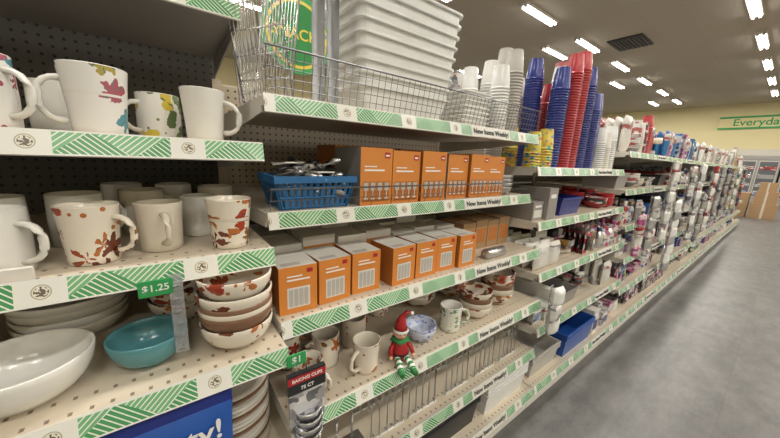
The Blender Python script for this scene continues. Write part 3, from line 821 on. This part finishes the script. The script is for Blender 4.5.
stock('box', 1.43, 1.72, .64, .45, .17, .55, [CARDW, PR[2], FOAM]); stock('bin', 1.73, 2.10, .64, .45, .2, .42, [BLK, GREYC]); stock('mix', 2.11, 2.35, .64, .45, .22, .42, [PURP, RED, CARDW]); stock('bag', 2.36, 2.62, .64, .45, .2, .42, [PR[5], SILV, CARDW])
stock('box', 2.22, 2.62, .62, .14, .2, .5, [CARDW, PR[3], SILV])
tops = [[RED, CARDW, PR[2], RED, PR[0]], [CARDW, PR[4], BBLUE, PR[1]], [BLUE, TRANS, BBLUE, PR[1]], [TRANS, CARDW, PR[3]], [PR[0], PR[4], CARDW], [CARDW, GREYC, GOLD], [CARDW, RED, GREYC]]
for i in range(NB_):
    x = X2+W*(i+1)
    fill(x, x+W, .74, 1.37, .42, tops[i], ['cup', 'box', 'bag', 'bag', 'mix'])
    for zz, fy, hm in ((1.10, .72, .22), (.84, .68, .21), (.60, .65, .19), (.36, .64, .19), (.14, .61, .18)):
        fill(x, x+W, fy, zz, hm)
def strip(x, y, zt, n, w, h, mats, t=.05):
    b = MB('clip_strip_of_packets', (x, y, 0))
    b.box(-.012, .012, 0, .002, zt-n*h*.8, zt, CLEAR)
    for k in range(n):
        b.T = Matrix.Translation((R.uniform(-.012, .012), 0, zt-.02-(k+1)*h*.8)) @ Matrix.Rotation(R.uniform(-.12, .12), 4, 'Y')
        b.pillow(0, -.028-.005*(k % 2), 0, w, h, t, mats[k % len(mats)], None, .25)
    b.done()
strip(2.95, .61, 1.06, 6, .12, .10, [SILV, PR[2]]); strip(3.30, .60, 1.33, 8, .12, .10, [PR[2], WHITE]); strip(3.62, .59, 1.0, 8, .15, .10, [FOAM, SILV, FOAM]); strip(3.9, .58, 1.3, 5, .13, .10, [PR[2], PR[3]])
strip(4.5, .60, 1.33, 9, .15, .11, [FOAM, SILV, PR[2]]); strip(2.62, .60, .95, 4, .09, .09, [PR[4], PR[0], CARDW])
strip(5.0, .60, 1.0, 7, .13, .10, [PR[3], GREYC]); strip(5.4, .60, 1.33, 8, .14, .11, [PR[0], CARDW]); strip(6.0, .60, 1.33, 8, .14, .11, [GREYC, PR[3]]); strip(6.6, .60, 1.33, 8, .14, .11, [PR[5], GREYC]); strip(7.3, .60, 1.33, 8, .14, .11, [PR[7], PR[3]]); strip(8.0, .60, 1.33, 8, .14, .11, [CARDW, PR[6]]); strip(9.0, .60, 1.33, 8, .14, .11, [PR[5], PR[0]])
strip(1.43, .585, .70, 3, .08, .09, [FOAM, PR[2]])

# ------------------------------------------------------------------ far end
b = MB('cardboard_box_pile', (13.4, .1, 0))
for (x, y, zz, w, d, h) in [(0, 0, 0, .5, .5, .42), (.05, .55, 0, .5, .45, .4), (.03, .04, .42, .45, .42, .35), (.08, .55, .40, .42, .4, .3), (.05, .1, .77, .35, .32, .25)]:
    b.box(x, x+w, y, y+d, zz, zz+h, CARD); b.box(x-.001, x, y+d*.45, y+d*.55, zz, zz+h, BEIGE)
b.done(.004)
e = empty('wall_banner_sign', (20.98, .35, 3.45))
b = MB('banner', parent=e); b.box(-.03, 0, -2.2, 2.2, -.28, .28, M('banner_yellow', (.70, .62, .32), .6)); b.box(-.034, -.03, -2.2, 2.2, -.28, -.2, TAGG); b.box(-.034, -.03, -2.2, 2.2, .2, .28, TAGG); b.done()
text('banner_lettering', 'Everyday Low Prices', .42, (-.04, 0, 0), TAGG, e, rz=-math.pi/2)
FG = M('fridge_glass', (.12, .13, .14), .1)
for k in range(5):
    b = MB('refrigerated_display_case', (20.3, -2.2+k*1.3, 0))
    b.box(0, .66, 0, 1.24, 0, 2.0, GREYC)
    for s in (0, 1):
        b.box(-.02, 0, .04+s*.6, .58+s*.6, .25, 1.8, PIC); b.box(-.03, -.02, .07+s*.6, .55+s*.6, .3, 1.75, FG); b.tube([(-.05, .5+s*.25, .8), (-.05, .5+s*.25, 1.3)], .012, CHR, 8)
        for q in range(4): b.box(-.034, -.03, .09+s*.6, .53+s*.6, .35+q*.35, .52+q*.35, [GREYC, PR[0], PR[1], PR[3]][(q+k) % 4])
    b.box(-.025, 0, .0, 1.24, 1.83, 1.98, GREYC); b.done()
for k in range(5):
    x = 3+k*2.6
    par = empty('gondola_shelving')
    b = MB('pegboard_panel', (x, 3.6, 0), parent=par); b.box(0, 2.5, 0, .04, .02, 1.75, PEG_L); b.box(0, 2.5, -.4, .0, 0, .14, BEIGE)
    for zz in (.5, .85, 1.2, 1.5): b.box(0, 2.5, -.35, 0, zz-.02, zz, BEIGE)
    b.done()
    for zz in (1.2, 1.5): stock(['box', 'bag', 'cup', 'box', 'bag'][k], x+.02, x+2.4, 3.27, zz, .28, .3, R.sample(PAL, 4))
b = MB('dump_bin_display', (12.6, 1.3, 0)); open_bin(b, 0, 0, .0, .9, .7, .8, CARDW, .03)
for k in range(20): b.pillow(R.uniform(-.3, .3), R.uniform(-.2, .2), .62+R.uniform(0, .12), .2, .2, .1, pick(PAL))
b.done()

# ------------------------------------------------------------------ camera
f = 299.0
a = Vector((404, -44, f)).normalized(); bb = Vector((-229, -72, f)); bb = (bb-a*bb.dot(a)).normalized(); u = a.cross(bb)
right = Vector((a.x, bb.x, u.x)); down = Vector((a.y, bb.y, u.y)); fwd = Vector((a.z, bb.z, u.z))
cam = bpy.data.cameras.new('camera'); cam.sensor_width = 36; cam.lens = f/780*36; cam.clip_start = .02
co = bpy.data.objects.new('camera', cam); bpy.context.collection.objects.link(co)
Mx = Matrix((( right.x, -down.x, -fwd.x, 0), (right.y, -down.y, -fwd.y, 0), (right.z, -down.z, -fwd.z, CH), (0, 0, 0, 1)))
co.matrix_world = Mx
bpy.context.scene.camera = co
w = bpy.data.worlds.new('world'); bpy.context.scene.world = w; w.use_nodes = True
w.node_tree.nodes['Background'].inputs[0].default_value = (.9, .9, 1, 1); w.node_tree.nodes['Background'].inputs[1].default_value = .3
bpy.context.scene.view_settings.view_transform = 'Standard'
bpy.context.scene.view_settings.exposure = -.08
